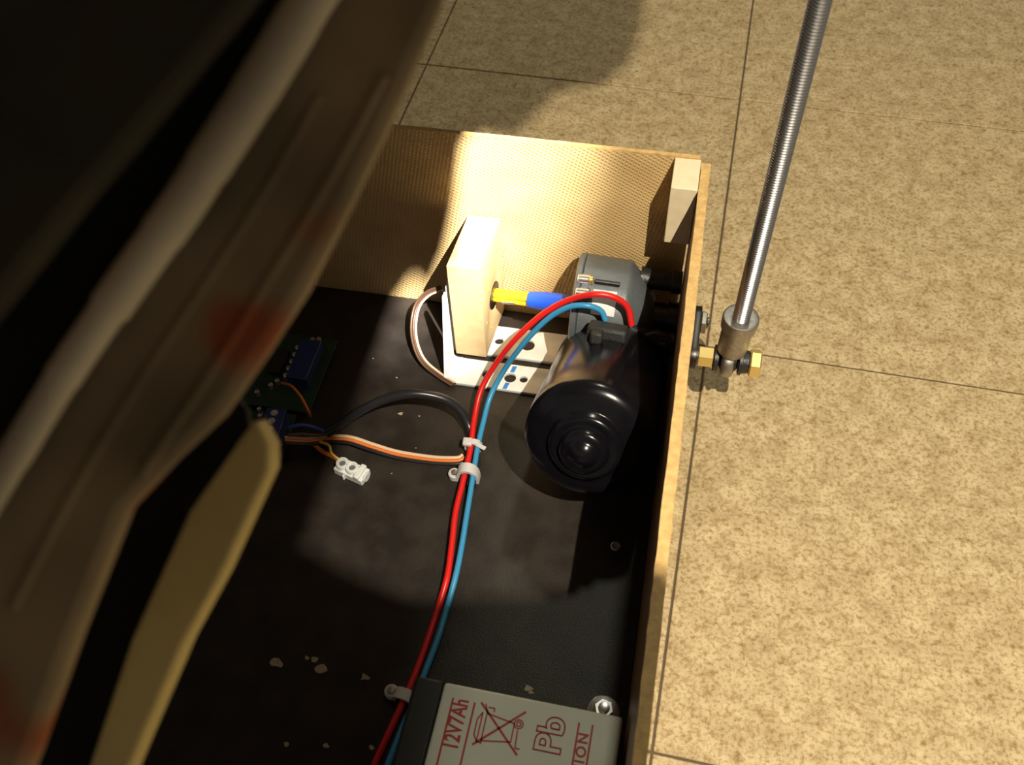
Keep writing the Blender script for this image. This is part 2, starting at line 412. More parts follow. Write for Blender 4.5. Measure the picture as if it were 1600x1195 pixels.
for (x0, y0, x1, y1) in ((-101.2, -50.4, -102.2, -55.6), (-103.4, -64.6, -104.6, -70.0)):
    bm = NB(); d = Vector((x1 - x0, y1 - y0, 0)); 
    obj('pen_mark', prism([[(x0-1.4, y0), (x0+1.4, y0), (x1+1.4, y1), (x1-1.4, y1)]], 0.08, Matrix.Translation((0, 0, ZB + BH + .06))), 'blue_ink', br)
for (x, y) in ((-62, -30.5), (-62, -60)):
    bm = NB(); lathe(bm, (x, y, ZB + BH), (0, 0, 1), [(0, 3.4), (.8, 3.3), (1.8, 2), (1.9, 0)], 16); obj('screw', bm, 'dull_steel', br)

cp = thing('shaft_coupling', (-95, -31, 68), 'yellow tubes joined by blue tape between fibreboard block and grey gearbox', 'coupling')
A = Vector((-120, -23.5, 60.5)); B = Vector((-93, -28.8, 66.2)); E = Vector((-63, -32.6, 71))
for k in range(4):
    a = math.pi / 2 * k + .6; d = Vector((0, math.cos(a) * 2.2, math.sin(a) * 2.3))
    bm = NB(); tube(bm, [A + d, B + d * 1.1 , B + d * .9 + Vector((6, 0, 0))], 2.2, 12, 6); obj('tube', bm, 'yellow_tube', cp)
bm = NB(); cyl(bm, (-113, -30.6, 62.2), (-104, -31.6, 63.8), 0.9, 10, .2); tag(obj('pin', bm, 'steel', cp), 'short bright steel pin')
bm = NB(); lathe(bm, B + Vector((-2, 0, 0)), E - B, [(0, 4.9), (0.2, 5.2), (12, 6.1), (22, 6.0), (31, 5.4)], 28)
tag(obj('tape_sleeve', bm, 'blue_tape', cp), 'bright blue tape sleeve')

# ------------------------------------------------------------- the wiper-type gear motor
mot = thing('gear_motor', (-40, -80, ZB), 'black cylindrical electric motor with grey cast gearbox bolted to the side panel', 'motor')
FC = Vector((-36.5, -72, 56)); CC = Vector((-41, -147, 91)); AX = (CC - FC).normalized(); LN = (CC - FC).length
bm = NB()
lathe(bm, FC, AX, [(0, 33.5), (3, 34.5), (LN-10, 35.6), (LN-4, 35.6), (LN-1, 34.9), (LN+1.5, 33), (LN+3.2, 30), (LN+4.2, 26), (LN+4.6, 21.2),
                   (LN+5.0, 20.6), (LN+8.2, 20.0), (LN+9.6, 18.8), (LN+10.0, 17), (LN+9.6, 14.5), (LN+10.0, 13.6), (LN+13.5, 13.0), (LN+15.0, 11.6), (LN+15.4, 9.6), (LN+15.6, 8.0),
                   (LN+16.6, 7.2), (LN+18.3, 5.0), (LN+19.2, 2.6), (LN+19.5, 0)], 72)
tag(obj('motor_can', bm, 'black_gloss', mot, ang=50), 'glossy black can with stepped rings and a central nub')
ux, uy, _ = frame(AX)
bm = NB(); MF = Matrix(((ux.x, uy.x, AX.x, FC.x - AX.x*5), (ux.y, uy.y, AX.y, FC.y - AX.y*5), (ux.z, uy.z, AX.z, FC.z - AX.z*5), (0, 0, 0, 1)))
# flange with two ears
fl = []
for k in range(72):
    a = 2*math.pi*k/72; r = 35.0
    for c in (math.radians(42), math.radians(222)): 
        dd = abs((a - c + math.pi) % (2*math.pi) - math.pi)
        r = max(r, 35 + 9 * max(0, 1 - (dd / .28) ** 2) ** .5 if dd < .28 else 35)
    fl.append((r*math.cos(a), r*math.sin(a)))
EARS = [math.radians(42), math.radians(222)]
obj('flange', prism([fl], 6, MF, 0.6), 'black_cast', mot, ang=30)
for e in EARS:
    q = MF @ Vector((38.5*math.cos(e), 38.5*math.sin(e), 6)); bm = NB()
    lathe(bm, q, AX, [(0, 5.2), (1.0, 5.2), (1.2, 3.9), (4.2, 3.9), (4.6, 3.4), (4.6, 1.8), (3.2, 1.6), (3.2, 0)], 6 if False else 20)
    obj('screw', bm, 'dark_steel', mot)
# worm housing: round gearbox with its axis along x
GC = Vector((0, -34, 71))
def ovalize(bm, s=1.08, ctr=GC):
    for v in bm.verts: v.co.z = ctr.z + (v.co.z - ctr.z) * s
    return bm
bm = NB(); lathe(bm, (-60, GC.y, GC.z), (1, 0, 0), [(0, 32), (.6, 32.6), (27, 31.6), (29, 30.6), (30.5, 29), (43, 14.5), (44, 12.5), (44.5, 11)], 64); ovalize(bm)
gb = tag(obj('gearbox', bm, 'grey_cast', mot, ang=35), 'grey cast round gearbox housing')
bm = NB(); lathe(bm, (-64.4, GC.y, GC.z), (1, 0, 0), [(0, 31), (.8, 32.6), (3.6, 32.8), (4.2, 32)], 64); ovalize(bm); obj('cover_plate', bm, 'grey_cast', mot, ang=35)
# neck casting between gearbox and can
bm = NB()
q0 = FC - AX * 3; rings = []
for t, r, c in ((0, 32.5, q0), (.35, 29, q0.lerp(Vector((-38, -44, 58)), .45)), (1, 24, Vector((-40, -38, 60)))):
    rings.append([bm.verts.new(c + ux * r * math.cos(2*math.pi*k/40) * (1 if t < .9 else .8) + uy * r * math.sin(2*math.pi*k/40)) for k in range(40)])
for a, b in zip(rings, rings[1:]):
    for i in range(40): bm.faces.new((a[i], a[(i+1) % 40], b[(i+1) % 40], b[i]))
bm.faces.new(rings[0]); bm.faces.new(rings[-1]); obj('neck_casting', bm, 'grey_cast', mot)
# output boss and mounting posts
bm = NB(); lathe(bm, (-22, GC.y, GC.z), (1, 0, 0), [(0, 11), (6, 9.5), (15, 9.2), (15.4, 10.6), (21.3, 10.6)], 36); obj('output_boss', bm, 'dark_steel', mot, ang=35)
for a in (55, 175, -70):
    y = GC.y + 23 * math.cos(math.radians(a)); z = GC.z + 23 * math.sin(math.radians(a))
    bm = NB(); lathe(bm, (-26, y, z), (1, 0, 0), [(0, 7.5), (8, 6.2), (19, 6.0), (19.4, 7.2), (25.3, 7.2)], 20); obj('mounting_post', bm, 'black_cast', mot, ang=35)
# details on the housing: bosses, clip screws, pale patch
for a in (104, 119):
    y = GC.y + 32.5 * math.cos(math.radians(a)); z = GC.z + 35 * math.sin(math.radians(a))
    bm = NB(); lathe(bm, (-62.5, y, z), (1, 0, 0), [(0, 2.2), (.6, 2.9), (2.4, 2.9), (2.5, 3.3), (8, 3.3), (9, 2)], 20)
    obj('housing_screw', bm, 'steel', mot, ang=35)
def on_gb(x, a, r): return Vector((x, GC.y + r * math.cos(a), GC.z + r * 1.08 * math.sin(a)))
bm = NB(); 
a1 = math.radians(106)
cyl(bm, on_gb(-52, a1, 33.6), on_gb(-37, a1, 33.2), 1.5, 12, .3); obj('spring_clip', bm, 'dark_steel', mot)
bm = NB(); cyl(bm, on_gb(-55.5, a1, 34.6), on_gb(-52.8, a1, 34.6), 2.5, 12, .4); tag(obj('clip_nut', bm, 'brass', mot), 'small yellow nut on the clip')
bm = NB(); rr = []  # thin pale curved strip laid on the housing
for k in range(9):
    a = math.radians(114 + 3.2 * k); rr.append([bm.verts.new(on_gb(-52, a, 32.75)), bm.verts.new(on_gb(-38, a, 32.65)), bm.verts.new(on_gb(-38, a, 32.1)), bm.verts.new(on_gb(-52, a, 32.1))])
for a, b in zip(rr, rr[1:]):
    for i in range(4): bm.faces.new((a[i], a[(i+1) % 4], b[(i+1) % 4], b[i]))
bm.faces.new(rr[0]); bm.faces.new(rr[-1])
tag(obj('patch', bm, 'white_plastic', mot), 'small pale patch on the gearbox')
# rubber grommet where the leads enter
GR = Vector([-40.3, -74.5, 97.0])
bm = NB(); box(bm, -11, 12, -6, 6, -7, 5, Matrix.Translation(GR) @ Matrix(((ux.x, AX.x, uy.x, 0), (ux.y, AX.y, uy.y, 0), (ux.z, AX.z, uy.z, 0), (0, 0, 0, 1))))
obj('lead_grommet', bm, 'rubber', mot, bevel=2.0)
bm = NB(); box(bm, -8, -1, 5, 13, -3, 4.5, Matrix.Translation(GR) @ Matrix(((ux.x, AX.x, uy.x, 0), (ux.y, AX.y, uy.y, 0), (ux.z, AX.z, uy.z, 0), (0, 0, 0, 1))))
obj('grommet_tab', bm, 'rubber', mot, bevel=1.4)

# ------------------------------------------------------------- crank lever and rod linkage outside the panel
def hexnut(bm, a, b, r, rot=0.3, ch=0.6):
    a = Vector(a); b = Vector(b); L = (b - a).length
    return lathe(bm, a, b - a, [(0, r * .9), (ch, r), (L - ch, r), (L, r * .9)], 6, rot)
BY, BZ = -59.0, 68.5
lev = thing('crank_lever', (11, -46, 60), 'dark steel crank lever with shaft nut on the outside of the side panel', 'lever')
hull = []
for k in range(15):
    a = math.radians(-90 + 12.86 * k) + math.radians(5); hull.append((GC.y + 11 * math.cos(a), GC.z + 11 * math.sin(a)))
hull = []
dirv = Vector((BY - GC.y, BZ - GC.z)).normalized(); nn = math.atan2(dirv.y, dirv.x)
for k in range(13): a = nn + math.pi/2 + math.pi*k/12; hull.append((GC.y + 10*math.cos(a), GC.z + 10*math.sin(a)))
for k in range(13): a = nn - math.pi/2 + math.pi*k/12; hull.append((BY + 8.5*math.cos(a), BZ + 8.5*math.sin(a)))
obj('arm', prism([hull], 4.5, Matrix(((0, 0, 1, 9.5), (1, 0, 0, 0), (0, 1, 0, 0), (0, 0, 0, 1))), 0.5), 'dark_steel', lev, ang=30)
bm = NB(); cyl(bm, (5.6, GC.y, GC.z), (9.4, GC.y, GC.z), 7, 24); obj('spacer', bm, 'dull_steel', lev)
bm = NB(); hexnut(bm, (14.1, GC.y, GC.z), (17.6, GC.y, GC.z), 7.5); cyl(bm, (17.6, GC.y, GC.z), (19.6, GC.y, GC.z), 3.6, 18, .5); obj('shaft_nut', bm, 'dull_steel', lev, ang=25)

rod = thing('threaded_rod', (33, BY, BZ), 'long vertical threaded steel rod screwed into a rod end beside the side panel', 'rod')
# fine thread, as a lathe of small ridges
z0, z1, pitch = 96.0, 316.0, 1.6
rb = Vector((34.5, -59.5, z0)); rt = rb + Vector((1.4, 3.5, z1 - z0))
prof = [(0, 4.6)]; t = 0.0; L = (rt - rb).length
while t < L - pitch:
    prof += [(t + .03, 4.05), (t + .74, 5.0), (t + .86, 5.0), (t + 1.57, 4.05)]; t += pitch
prof += [(L, 4.6)]
bm = NB(); lathe(bm, rb, rt - rb, prof, 28); obj('threaded_shaft', bm, 'rod_steel', rod, ang=20)
dr = (rt - rb).normalized()
bm = NB(); sb = Vector((33.2, -59.5, BZ + 6))
lathe(bm, sb, (rb - sb) + dr * 14, [(0, 3.5), (2, 6.6), (4.5, 8.3), (8, 8.7), (24.5, 9.0), (25.2, 10.2), (32.5, 10.6), (33.6, 10.2), (34.0, 9.2), (33.4, 5.0), (32.6, 4.9)], 44)
tag(obj('rod_end_socket', bm, 'dull_steel', rod, ang=35), 'dull steel threaded socket of the rod end')
bm = NB(); lathe(bm, (28.8, BY, BZ), (1, -0.06, 0.02), [(0, 7.2), (.8, 9.6), (2.4, 10.6), (5.6, 10.6), (7.4, 9.6), (8.2, 7.2)], 40)
tag(obj('rod_end_eye', bm, 'dull_steel', rod, ang=40), 'rounded eye of the rod end')
bm = NB(); lathe(bm, (27.3, BY, BZ), (1, 0, 0), [(0, 4.5), (1.2, 6.4), (5.7, 7.5), (10.2, 6.4), (11.4, 4.5)], 32); obj('ball', bm, 'dark_steel', rod)

bolt = thing('hex_bolt', (33, BY, BZ - 0.5), 'yellow zinc hex bolt and spacer nut clamping the rod end to the crank', 'bolt')
bm = NB(); cyl(bm, (9.0, BY, BZ), (48, BY, BZ), 3.9, 20); obj('bolt_shank', bm, 'dull_steel', bolt)
bm = NB(); hexnut(bm, (14.6, BY, BZ), (24.0, BY, BZ), 6.6, 0.25); tag(obj('spacer_nut', bm, 'brass', bolt, ang=25), 'yellow spacer nut')
bm = NB(); lathe(bm, (24.2, BY, BZ), (1, 0, 0), [(0, 7.9), (.3, 8.3), (2.4, 8.3), (2.7, 7.9)], 28); obj('washer', bm, 'black_cast', bolt)
bm = NB(); lathe(bm, (39.0, BY, BZ), (1, 0, 0), [(0, 7.9), (.3, 8.5), (2.0, 8.5), (2.3, 7.4), (5.6, 7.0), (6.0, 6.4)], 28); obj('washer', bm, 'black_cast', bolt)
bm = NB(); hexnut(bm, (45.2, BY, BZ), (52.0, BY, BZ), 8.6, 0.42, 0.9); tag(obj('bolt_head', bm, 'brass', bolt, ang=25), 'yellow hex bolt head')

# ------------------------------------------------------------- battery lying on its side
BR = -0.0138
BT = Matrix.Translation((-3.38, -289.98, 0)) @ Matrix.Rotation(BR, 4, 'Z')      # local origin: back right corner; -x to the lid, -y to the viewer
bat = thing('lead_battery', (BT @ Vector((-48, -75, ZB))), 'pale grey lead battery with red print and black lid, lying on its side', 'battery')
bm = NB(); box(bm, -83.8, 0, -151, 0, ZB + .1, 85.2, BT); obj('case', bm, 'battery_label', bat, bevel=1.6)
bm = NB(); box(bm, -97.5, -84.0, -151.3, .3, ZB + .1, 85.0, BT); obj('lid', bm, 'black_case', bat, bevel=1.2)
bm = NB(); box(bm, -98.5, -97.3, -150, -1, ZB + 3, 82, BT); obj('lid_rim', bm, 'black_case', bat, bevel=.4)
for yy in (-8, -143):
    bm = NB(); box(bm, -103, -98.3, yy - 2.5, yy + 2.5, 48, 48.8, BT); obj('terminal', bm, 'solder', bat)
ZL = 85.22
def L2(x, y): v = BT @ Vector((x, y, 0)); return Vector((v.x, v.y, ZL))
def seg(a, b, w=0.7):
    a = L2(*a); b = L2(*b); d = (b - a); nrm = Vector((-d.y, d.x, 0)).normalized() * w / 2
    bm = NB(); v = [bm.verts.new(q) for q in (a - nrm, b - nrm, b + nrm, a + nrm)]; v2 = [bm.verts.new(q.co + Vector((0, 0, .1))) for q in v]
    bm.faces.new(v); bm.faces.new(v2)
    for i in range(4): bm.faces.new((v[i], v[(i+1) % 4], v2[(i+1) % 4], v2[i]))
    return bm
def join(*bs):
    out = NB()
    for b in bs:
        me = bpy.data.meshes.new('t'); b.to_mesh(me); out.from_mesh(me); bpy.data.meshes.remove(me); b.free()
    return out
LB = {'rules': [-78.02, -67.73, -19.1, -12.9], 'ruley': [-6.81, -6.97, -6.68, -6.6], 'cap': [-73.77, -18.25], 'pb': [-30.62, -14.65], 'caut': [-16.0, -28.04], 'bin': [-54.89, -17.08], 'cross': [([-64.84, -6.32], [-43.86, -26.43]), ([-43.73, -6.63], [-64.57, -25.72])]}
def rule(x, y0, y1): obj('printed_rule', seg((x, y0), (x, y1), .9), 'red_print', bat, smooth=False)
for x, y0 in zip(LB['rules'], LB['ruley']): rule(x, y0, -140)
RT = lambda x, y: Matrix.Translation(L2(x, y)) @ Matrix.Rotation(BR + math.pi / 2, 4, 'Z')
o = obj('printed_text', text_bm('12V7Ah', 10.2, RT(*LB['cap']) @ Matrix.Diagonal((.70, 1, 1, 1)), 0.08, spacing=1.0, off=0.22), 'red_print', bat, smooth=False); tag(o, 'red lettering 12V7Ah')
o = obj('printed_text', text_bm('Pb', 16.5, RT(*LB['pb']), outline=0.34, off=0.45), 'red_print', bat, smooth=False); tag(o, 'red outlined letters Pb')
o = obj('printed_text', text_bm('CAUTION', 6.4, RT(*LB['caut']), 0.08, spacing=1.28, off=0.16), 'red_print', bat, smooth=False); tag(o, 'red lettering CAUTION')
b0, b1 = LB['bin']
def bp(u, v): return (b0 - v, b1 + u)          # bin drawn upright in (u right, v up), turned like the text
parts = []
poly = [((-6.2, 6.2), (-4.2, -7)), ((-4.2, -7), (4.2, -7)), ((4.2, -7), (6.4, 6.2)), ((-7.6, 6.2), (7.6, 6.2)), ((-7.0, 8.2), (6.4, 8.2)), ((-7, 6.2), (-7, 8.2)), ((-4, 10), (3, 10)), ((-7, 8.2), (-4, 10)), ((6.4, 8.2), (3, 10)),
        ((7.4, 3.2), (9.2, 3.2)), ((9.2, 3.2), (9.2, 6.2)), ((6.6, 6.2), (10.5, 7.6)), ((-6.5, -9.4), (-6.5, -11.6)), ((-6.5, -9.4), (1.5, -9.0))]
for a, b in poly: parts.append(seg(bp(*a), bp(*b), .65))
for cx, cy, r in ((4.3, -9, 2.0), (4.3, -9, 1.0)):
    c = circ(cx, cy, r, 14)
    for k in range(14): parts.append(seg(bp(*c[k]), bp(*c[(k+1) % 14]), .6))
for a, b in LB['cross']: parts.append(seg(a, b, 1.0))
o = obj('printed_symbol', join(*parts), 'red_print', bat, smooth=False); tag(o, 'red crossed-out wheeled bin symbol')

st = thing('stud_nut', [-12.4, -266.4, 20.0], 'shiny metal nut with washer standing behind the battery', 'nut')
sx, sy, _z = [-12.4, -274.0, 40.0]
bm = NB(); lathe(bm, (sx, sy, ZB + .05), (0, 0, 1), [(0, 3.2), (24, 3.2)], 16); obj('stud', bm, 'steel', st)
bm = NB(); lathe(bm, (sx, sy, 40), (0, 0, 1), [(0, 7.6), (.3, 8), (1.3, 8), (1.6, 7.6)], 32); obj('washer', bm, 'steel', st)
bm = NB(); hexnut(bm, (sx, sy, 41.7), (sx, sy, 46), 5.2); lathe(bm, (sx, sy, 46), (0, 0, 1), [(0, 3), (1.6, 2.6), (2.2, 0)], 16); obj('nut', bm, 'steel', st, ang=25)

# ------------------------------------------------------------- leads, cables and clips
W = {'red': [[-26.8, -65.4, 96.0], [-30.6, -60.8, 106.0], [-39.3, -60.6, 113.0], [-51.4, -61.6, 114.0], [-66.2, -61.8, 106.0], [-81.2, -63.4, 92.0], [-96.5, -67.8, 72.0], [-108.3, -73.1, 52.0], [-115.9, -84.9, 39.0], [-117.1, -102.7, 30.5], [-115.2, -122.9, 28.3], [-114.5, -146.1, 28.0], [-114.1, -168.5, 28.0], [-111.5, -189.5, 28.0], [-109.4, -209.7, 28.0], [-110.7, -225.8, 24.0], [-112.0, -247.0, 24.0], [-113.8, -265.6, 24.0], [-116.0, -280.1, 24.0], [-119.2, -297.6, 24.0], [-122.5, -316.2, 24.0], [-124.8, -336.8, 24.0]], 'blue': [[-42.3, -65.7, 98.0], [-45.8, -64.1, 104.0], [-54.4, -65.2, 108.0], [-65.6, -65.4, 104.0], [-78.8, -66.4, 90.0], [-93.1, -71.1, 68.0], [-103.6, -76.8, 48.0], [-109.5, -88.4, 37.0], [-110.9, -104.5, 31.0], [-110.9, -122.2, 28.3], [-109.1, -145.2, 28.0], [-107.4, -167.3, 28.0], [-105.7, -188.5, 28.0], [-104.8, -206.9, 28.0], [-105.8, -224.9, 24.0], [-106.6, -244.2, 24.0], [-108.5, -261.0, 24.0], [-110.5, -278.4, 24.0], [-113.1, -294.8, 24.0], [-115.6, -313.3, 24.0], [-117.9, -332.5, 24.0]], 'black': [[-207.5, -127.0, 27.0], [-200.2, -121.8, 30.0], [-189.7, -114.3, 36.0], [-173.1, -106.8, 44.0], [-155.3, -102.1, 48.0], [-137.8, -99.6, 44.0], [-126.7, -100.8, 36.0], [-119.6, -107.1, 27.0], [-114.3, -119.3, 23.2], [-111.7, -133.3, 23.2], [-109.8, -146.9, 23.2]], 'blacktip': [[-206.9, -126.4, 27.0], [-215.7, -126.0, 30.0], [-222.7, -128.1, 34.0], [-229.1, -132.6, 36.0]], 'blacktip2': [[-206.6, -127.3, 27.0], [-212.7, -130.1, 28.0], [-221.3, -133.4, 32.0], [-228.1, -136.9, 34.0]], 'loop': [[-138.4, -72.3, 23.0], [-149.6, -66.9, 24.0], [-161.0, -60.3, 27.0], [-168.0, -51.7, 32.0], [-172.0, -40.5, 38.0], [-171.4, -29.1, 46.0], [-164.7, -24.2, 54.0], [-154.3, -24.7, 62.0]], 'lead': [[-229.7, -139.7, 32.0], [-217.6, -135.1, 27.0], [-207.0, -130.0, 25.0], [-192.5, -128.6, 26.0], [-177.4, -130.7, 25.0], [-160.8, -131.9, 22.5], [-140.3, -131.5, 21.5], [-128.3, -130.3, 21.5], [-121.3, -128.6, 21.5], [-118.6, -126.1, 22.0]], 'jump': [[-244.8, -99.7, 36.0], [-235.1, -105.2, 42.0], [-226.2, -112.4, 42.0], [-220.5, -118.2, 36.0], [-221.4, -116.5, 28.0]], 'redj': [[-214.2, -134.5, 24.0], [-206.0, -139.6, 25.0], [-200.4, -140.8, 24.0], [-195.9, -142.3, 23.0]], 'yelj': [[-209.6, -133.8, 27.0], [-202.4, -136.8, 29.0], [-199.5, -141.4, 28.0], [-194.4, -143.3, 25.0]], 'clampA': [[-113.4, -139.7, 24.0], [-113.1, -148.0, 24.0]], 'clampB': [[-116.2, -279.4, 24.0], [-117.3, -285.5, 24.0]], 'tie': [[-114.0, -120.0, 26.5], [-113.2, -127.1, 26.5]]}
def wire(name, key, r, m, label, cat='wire', seg=14):
    bm = NB(); tube(bm, W[key], r, seg, 10); pts = W[key]
    return tag(obj(name, bm, m, None, origin=pts[len(pts)//2]), label, cat)
wire('motor_lead', 'red', 1.85, 'red_wire', 'thick red wire arching from the motor and running down the box')
wire('motor_lead', 'blue', 1.75, 'blue_wire', 'sky blue wire running beside the red wire from the motor')
bm = NB(); tube(bm, W['black'], 2.9, 16, 10)
cb = thing('control_cable', W['black'][3], 'thick black sheathed cable arching between circuit board and wire bundle', 'cable')
obj('sheath', bm, 'black_wire', cb)
bm = NB(); tube(bm, W['blacktip'], 1.3, 10, 8); tag(obj('core', bm, 'darkblue_wire', cb), 'dark blue core leaving the sheath')
bm = NB(); tube(bm, W['blacktip2'], 1.0, 10, 8); tag(obj('core', bm, 'darkbrown_wire', cb), 'brown core leaving the sheath')
def ribbon(key, label, mats, r=1.0):
    root = thing('ribbon_lead', W[key][len(W[key])//2], label, 'wire')
    n = len(mats)
    for k, m in enumerate(mats):
        bm = NB(); tube(bm, W[key], r, 10, 10, off=((k - (n-1)/2) * 2 * r * .95, 0)); obj('strand', bm, m, root)
ribbon('loop', 'flat pale and brown lead looping out behind the fibreboard block', ['darkbrown_wire', 'darkbrown_wire', 'peach_wire'], 0.85)
ribbon('lead', 'orange, pale and black flat lead lying between circuit board and wire bundle', ['peach_wire', 'orange_wire', 'black_wire'], 1.15)
wire('jumper_wire', 'jump', 0.9, 'orange_wire', 'short brown jumper wire curving over the circuit board')
wire('jumper_wire', 'redj', 1.3, 'orange_wire', 'short red-orange wire entering the white terminal strip')
wire('jumper_wire', 'yelj', 0.9, 'yellow_wire', 'thin yellow wire bent into the white terminal strip')

# white screw terminal strip
ta = Vector([-194.7, -145.9, 26.0]); tb = Vector([-174.8, -151.8, 26.0]); dx = (tb - ta); TL = dx.length; an = math.atan2(dx.y, dx.x)
TM = Matrix.Translation((ta.x, ta.y, ZB + .1)) @ Matrix.Rotation(an, 4, 'Z')
ts = thing('terminal_strip', TM @ Vector((TL/2, 0, 0)), 'small white plastic screw terminal strip lying on the black board', 'connector')
bm = NB(); box(bm, 0, TL, -5.0, 5.0, 0, 5.5, TM); obj('body', bm, 'white_plastic', ts, bevel=.6)
for k in range(2):
    cx = TL * (.20 + .34 * k)
    bm = NB(); lathe(bm, TM @ Vector((cx, 0, 5.0)), (0, 0, 1), [(0, 4.3), (3.2, 4.1), (3.7, 3.7), (3.7, 2.6), (2.2, 2.5), (2.2, 0)], 24); obj('screw_turret', bm, 'white_plastic', ts, ang=35)
    bm = NB(); lathe(bm, TM @ Vector((cx, 0, 7.0)), (0, 0, 1), [(0, 2.1), (.7, 2.0), (.8, 0)], 14); obj('screw', bm, 'solder', ts)
bm = NB(); box(bm, TL*.36, TL*.40, -6.6, -4, 0, 4.5, TM); obj('lug', bm, 'white_plastic', ts, bevel=.3)
bm = NB(); box(bm, TL*.72, TL*.90, -5.4, 5.4, 4.8, 8.0, TM); obj('end_turret', bm, 'white_plastic', ts, bevel=.8)
bm = NB(); cyl(bm, TM @ Vector((TL - .4, 0, 3.8)), TM @ Vector((TL + 1.0, 0, 3.8)), 3.4, 20, .3); obj('wire_socket', bm, 'white_plastic', ts)

# nylon tie and saddle clamps round the two motor leads
def clamp(key, label, w, h, width, cut=False):
    c, d = Vector(W[key][0]), (Vector(W[key][1]) - Vector(W[key][0])).normalized()
    sx_ = Vector((d.y, -d.x, 0)).normalized()
    root = thing('cable_clamp', (c.x, c.y, ZB), label, 'clamp', 'white nylon cable clamps on the motor leads')
    bm = NB(); zb0 = ZB + .1; n = 14; r_in = []; r_out = []
    for k in range(n + 1):
        a = math.pi * k / n; r_in.append((-w * math.cos(a), (h - 2.0) * math.sin(a) ** .8)); r_out.append((-(w + 1.9) * math.cos(a), h * math.sin(a) ** .8))
    for side in (-1, 1):
        pass
    V = []
    for s in (-width/2, width/2):
        V.append([bm.verts.new(Vector((c.x, c.y, zb0)) + sx_ * q[0] + Vector((0, 0, q[1])) + d * s) for q in r_in + r_out[::-1]])
    N = len(V[0])
    for i in range(N): bm.faces.new((V[0][i], V[0][(i+1) % N], V[1][(i+1) % N], V[1][i]))
    for i in range(n):
        for k, q in enumerate(V): bm.faces.new((q[i], q[i+1], q[N-2-i], q[N-1-i]))
    obj('saddle', bm, 'nylon', root, ang=50)
    q = c - sx_ * (-1) * 0
    e = Vector((c.x, c.y, zb0)) + sx_ * (w + 3.0) * (-1 if sx_.x > 0 else 1)
    bm = NB(); cyl(bm, e, e + Vector((0, 0, 5.0)), 3.8, 20, .8); obj('nail_boss', bm, 'nylon', root)
    bm = NB(); lathe(bm, e + Vector((0, 0, 5.0)), (0, 0, 1), [(0, 2.2), (.8, 1.9), (1.1, 0)], 14); obj('nail', bm, 'dull_steel', root)
clamp('clampA', 'white nylon clamp holding the red and blue wires on the black board', 5.4, 13.0, 6.5)
clamp('clampB', 'dim white nylon clamp on the red wire beside the battery lid', 5.0, 8.5, 6.0)
tc, td = Vector(W['tie'][0]), (Vector(W['tie'][1]) - Vector(W['tie'][0])).normalized()
tie = thing('cable_tie', tc, 'white cable tie with cut tail wrapped round red and blue wires', 'cable tie')
sxv = Vector((td.y, -td.x, 0)).normalized(); upv = td.cross(sxv); upv = -upv if upv.z < 0 else upv
bm = NB(); V = []
for s in (-1.9, 1.9):
    for k_, (ra, rb_) in enumerate(((4.6, 4.6), (5.5, 5.5))):
        V.append([bm.verts.new(tc + td * s + sxv * ra * math.cos(2*math.pi*k/24) + upv * rb_ * math.sin(2*math.pi*k/24)) for k in range(24)])
for i in range(24):
    j = (i+1) % 24
    for a, b in ((0, 1), (1, 3), (3, 2), (2, 0)): bm.faces.new((V[a][i], V[a][j], V[b][j], V[b][i]))
obj('band', bm, 'nylon', tie, ang=50)
FR = Matrix(((sxv.x, td.x, upv.x, tc.x), (sxv.y, td.y, upv.y, tc.y), (sxv.z, td.z, upv.z, tc.z), (0, 0, 0, 1)))
if sxv.x < 0: FR = FR @ Matrix.Diagonal((-1, 1, 1, 1))
bm = NB(); box(bm, -6.5, -.5, -2.8, 2.8, 2.6, 6.0, FR); obj('tie_head', bm, 'nylon', tie, bevel=1.0)
bm = NB(); box(bm, 0, 9.0, -1.5, 1.2, 3.4, 4.4, FR @ Matrix.Rotation(math.radians(28), 4, 'Z')); obj('tie_tail', bm, 'nylon', tie, bevel=.3)

# ------------------------------------------------------------- circuit boards in the shade
pb = thing('circuit_board', (-245, -82, ZB + 3), 'dark green circuit board with blue connector block in the shade beside the seat', 'circuit board')
bm = NB(); box(bm, -275, -224.5, -112, -50, ZB + 3, ZB + 4.6); obj('board', bm, 'pcb', pb, bevel=.2)
for x, y in ((-271, -54), (-228, -54), (-271, -108), (-228, -108)):
    bm = NB(); cyl(bm, (x, y, ZB + .1), (x, y, ZB + 3), 2.5, 12); obj('standoff', bm, 'white_plastic', pb)
bm = NB(); box(bm, -245, -231, -93, -60, ZB + 4.6, ZB + 14); hb = obj('connector_block', bm, 'blue_block', pb, bevel=.5)
for k in range(5):
    y = -64.5 - k * 6.0
    bm = NB(); lathe(bm, (-247.4, y, ZB + 4.6), (0, 0, 1), [(0, 1.9), (5, 1.9), (5.8, 1.2), (6, 0)], 12); obj('terminal_pin', bm, 'solder', pb)
bm = NB(); box(bm, -262, -253, -86, -66, ZB + 4.7, ZB + 7.5); obj('chip', bm, 'chip', pb, bevel=.2)
for (x, y) in ((-255, -97), (-252, -93), (-262, -104), (-240, -55), (-236, -54)):
    bm = NB(); lathe(bm, (x, y, ZB + 4.6), (0, 0, 1), [(0, 1.6), (4, 1.6), (4.6, 0)], 12); obj('capacitor', bm, 'solder', pb)
pb2 = thing('terminal_block', (-231, -131, ZB), 'dark blue screw terminal block where the cables end in the shade', 'terminal block')
cx, cy, _z = [-240.2, -131.7, 22.0]
BTM = Matrix.Translation((cx, cy, ZB)) @ Matrix.Rotation(math.radians(4), 4, 'Z')
bm = NB(); box(bm, -26, 9, -17, 17, 2.5, 4.0, BTM); obj('board', bm, 'pcb', pb2, bevel=.2)
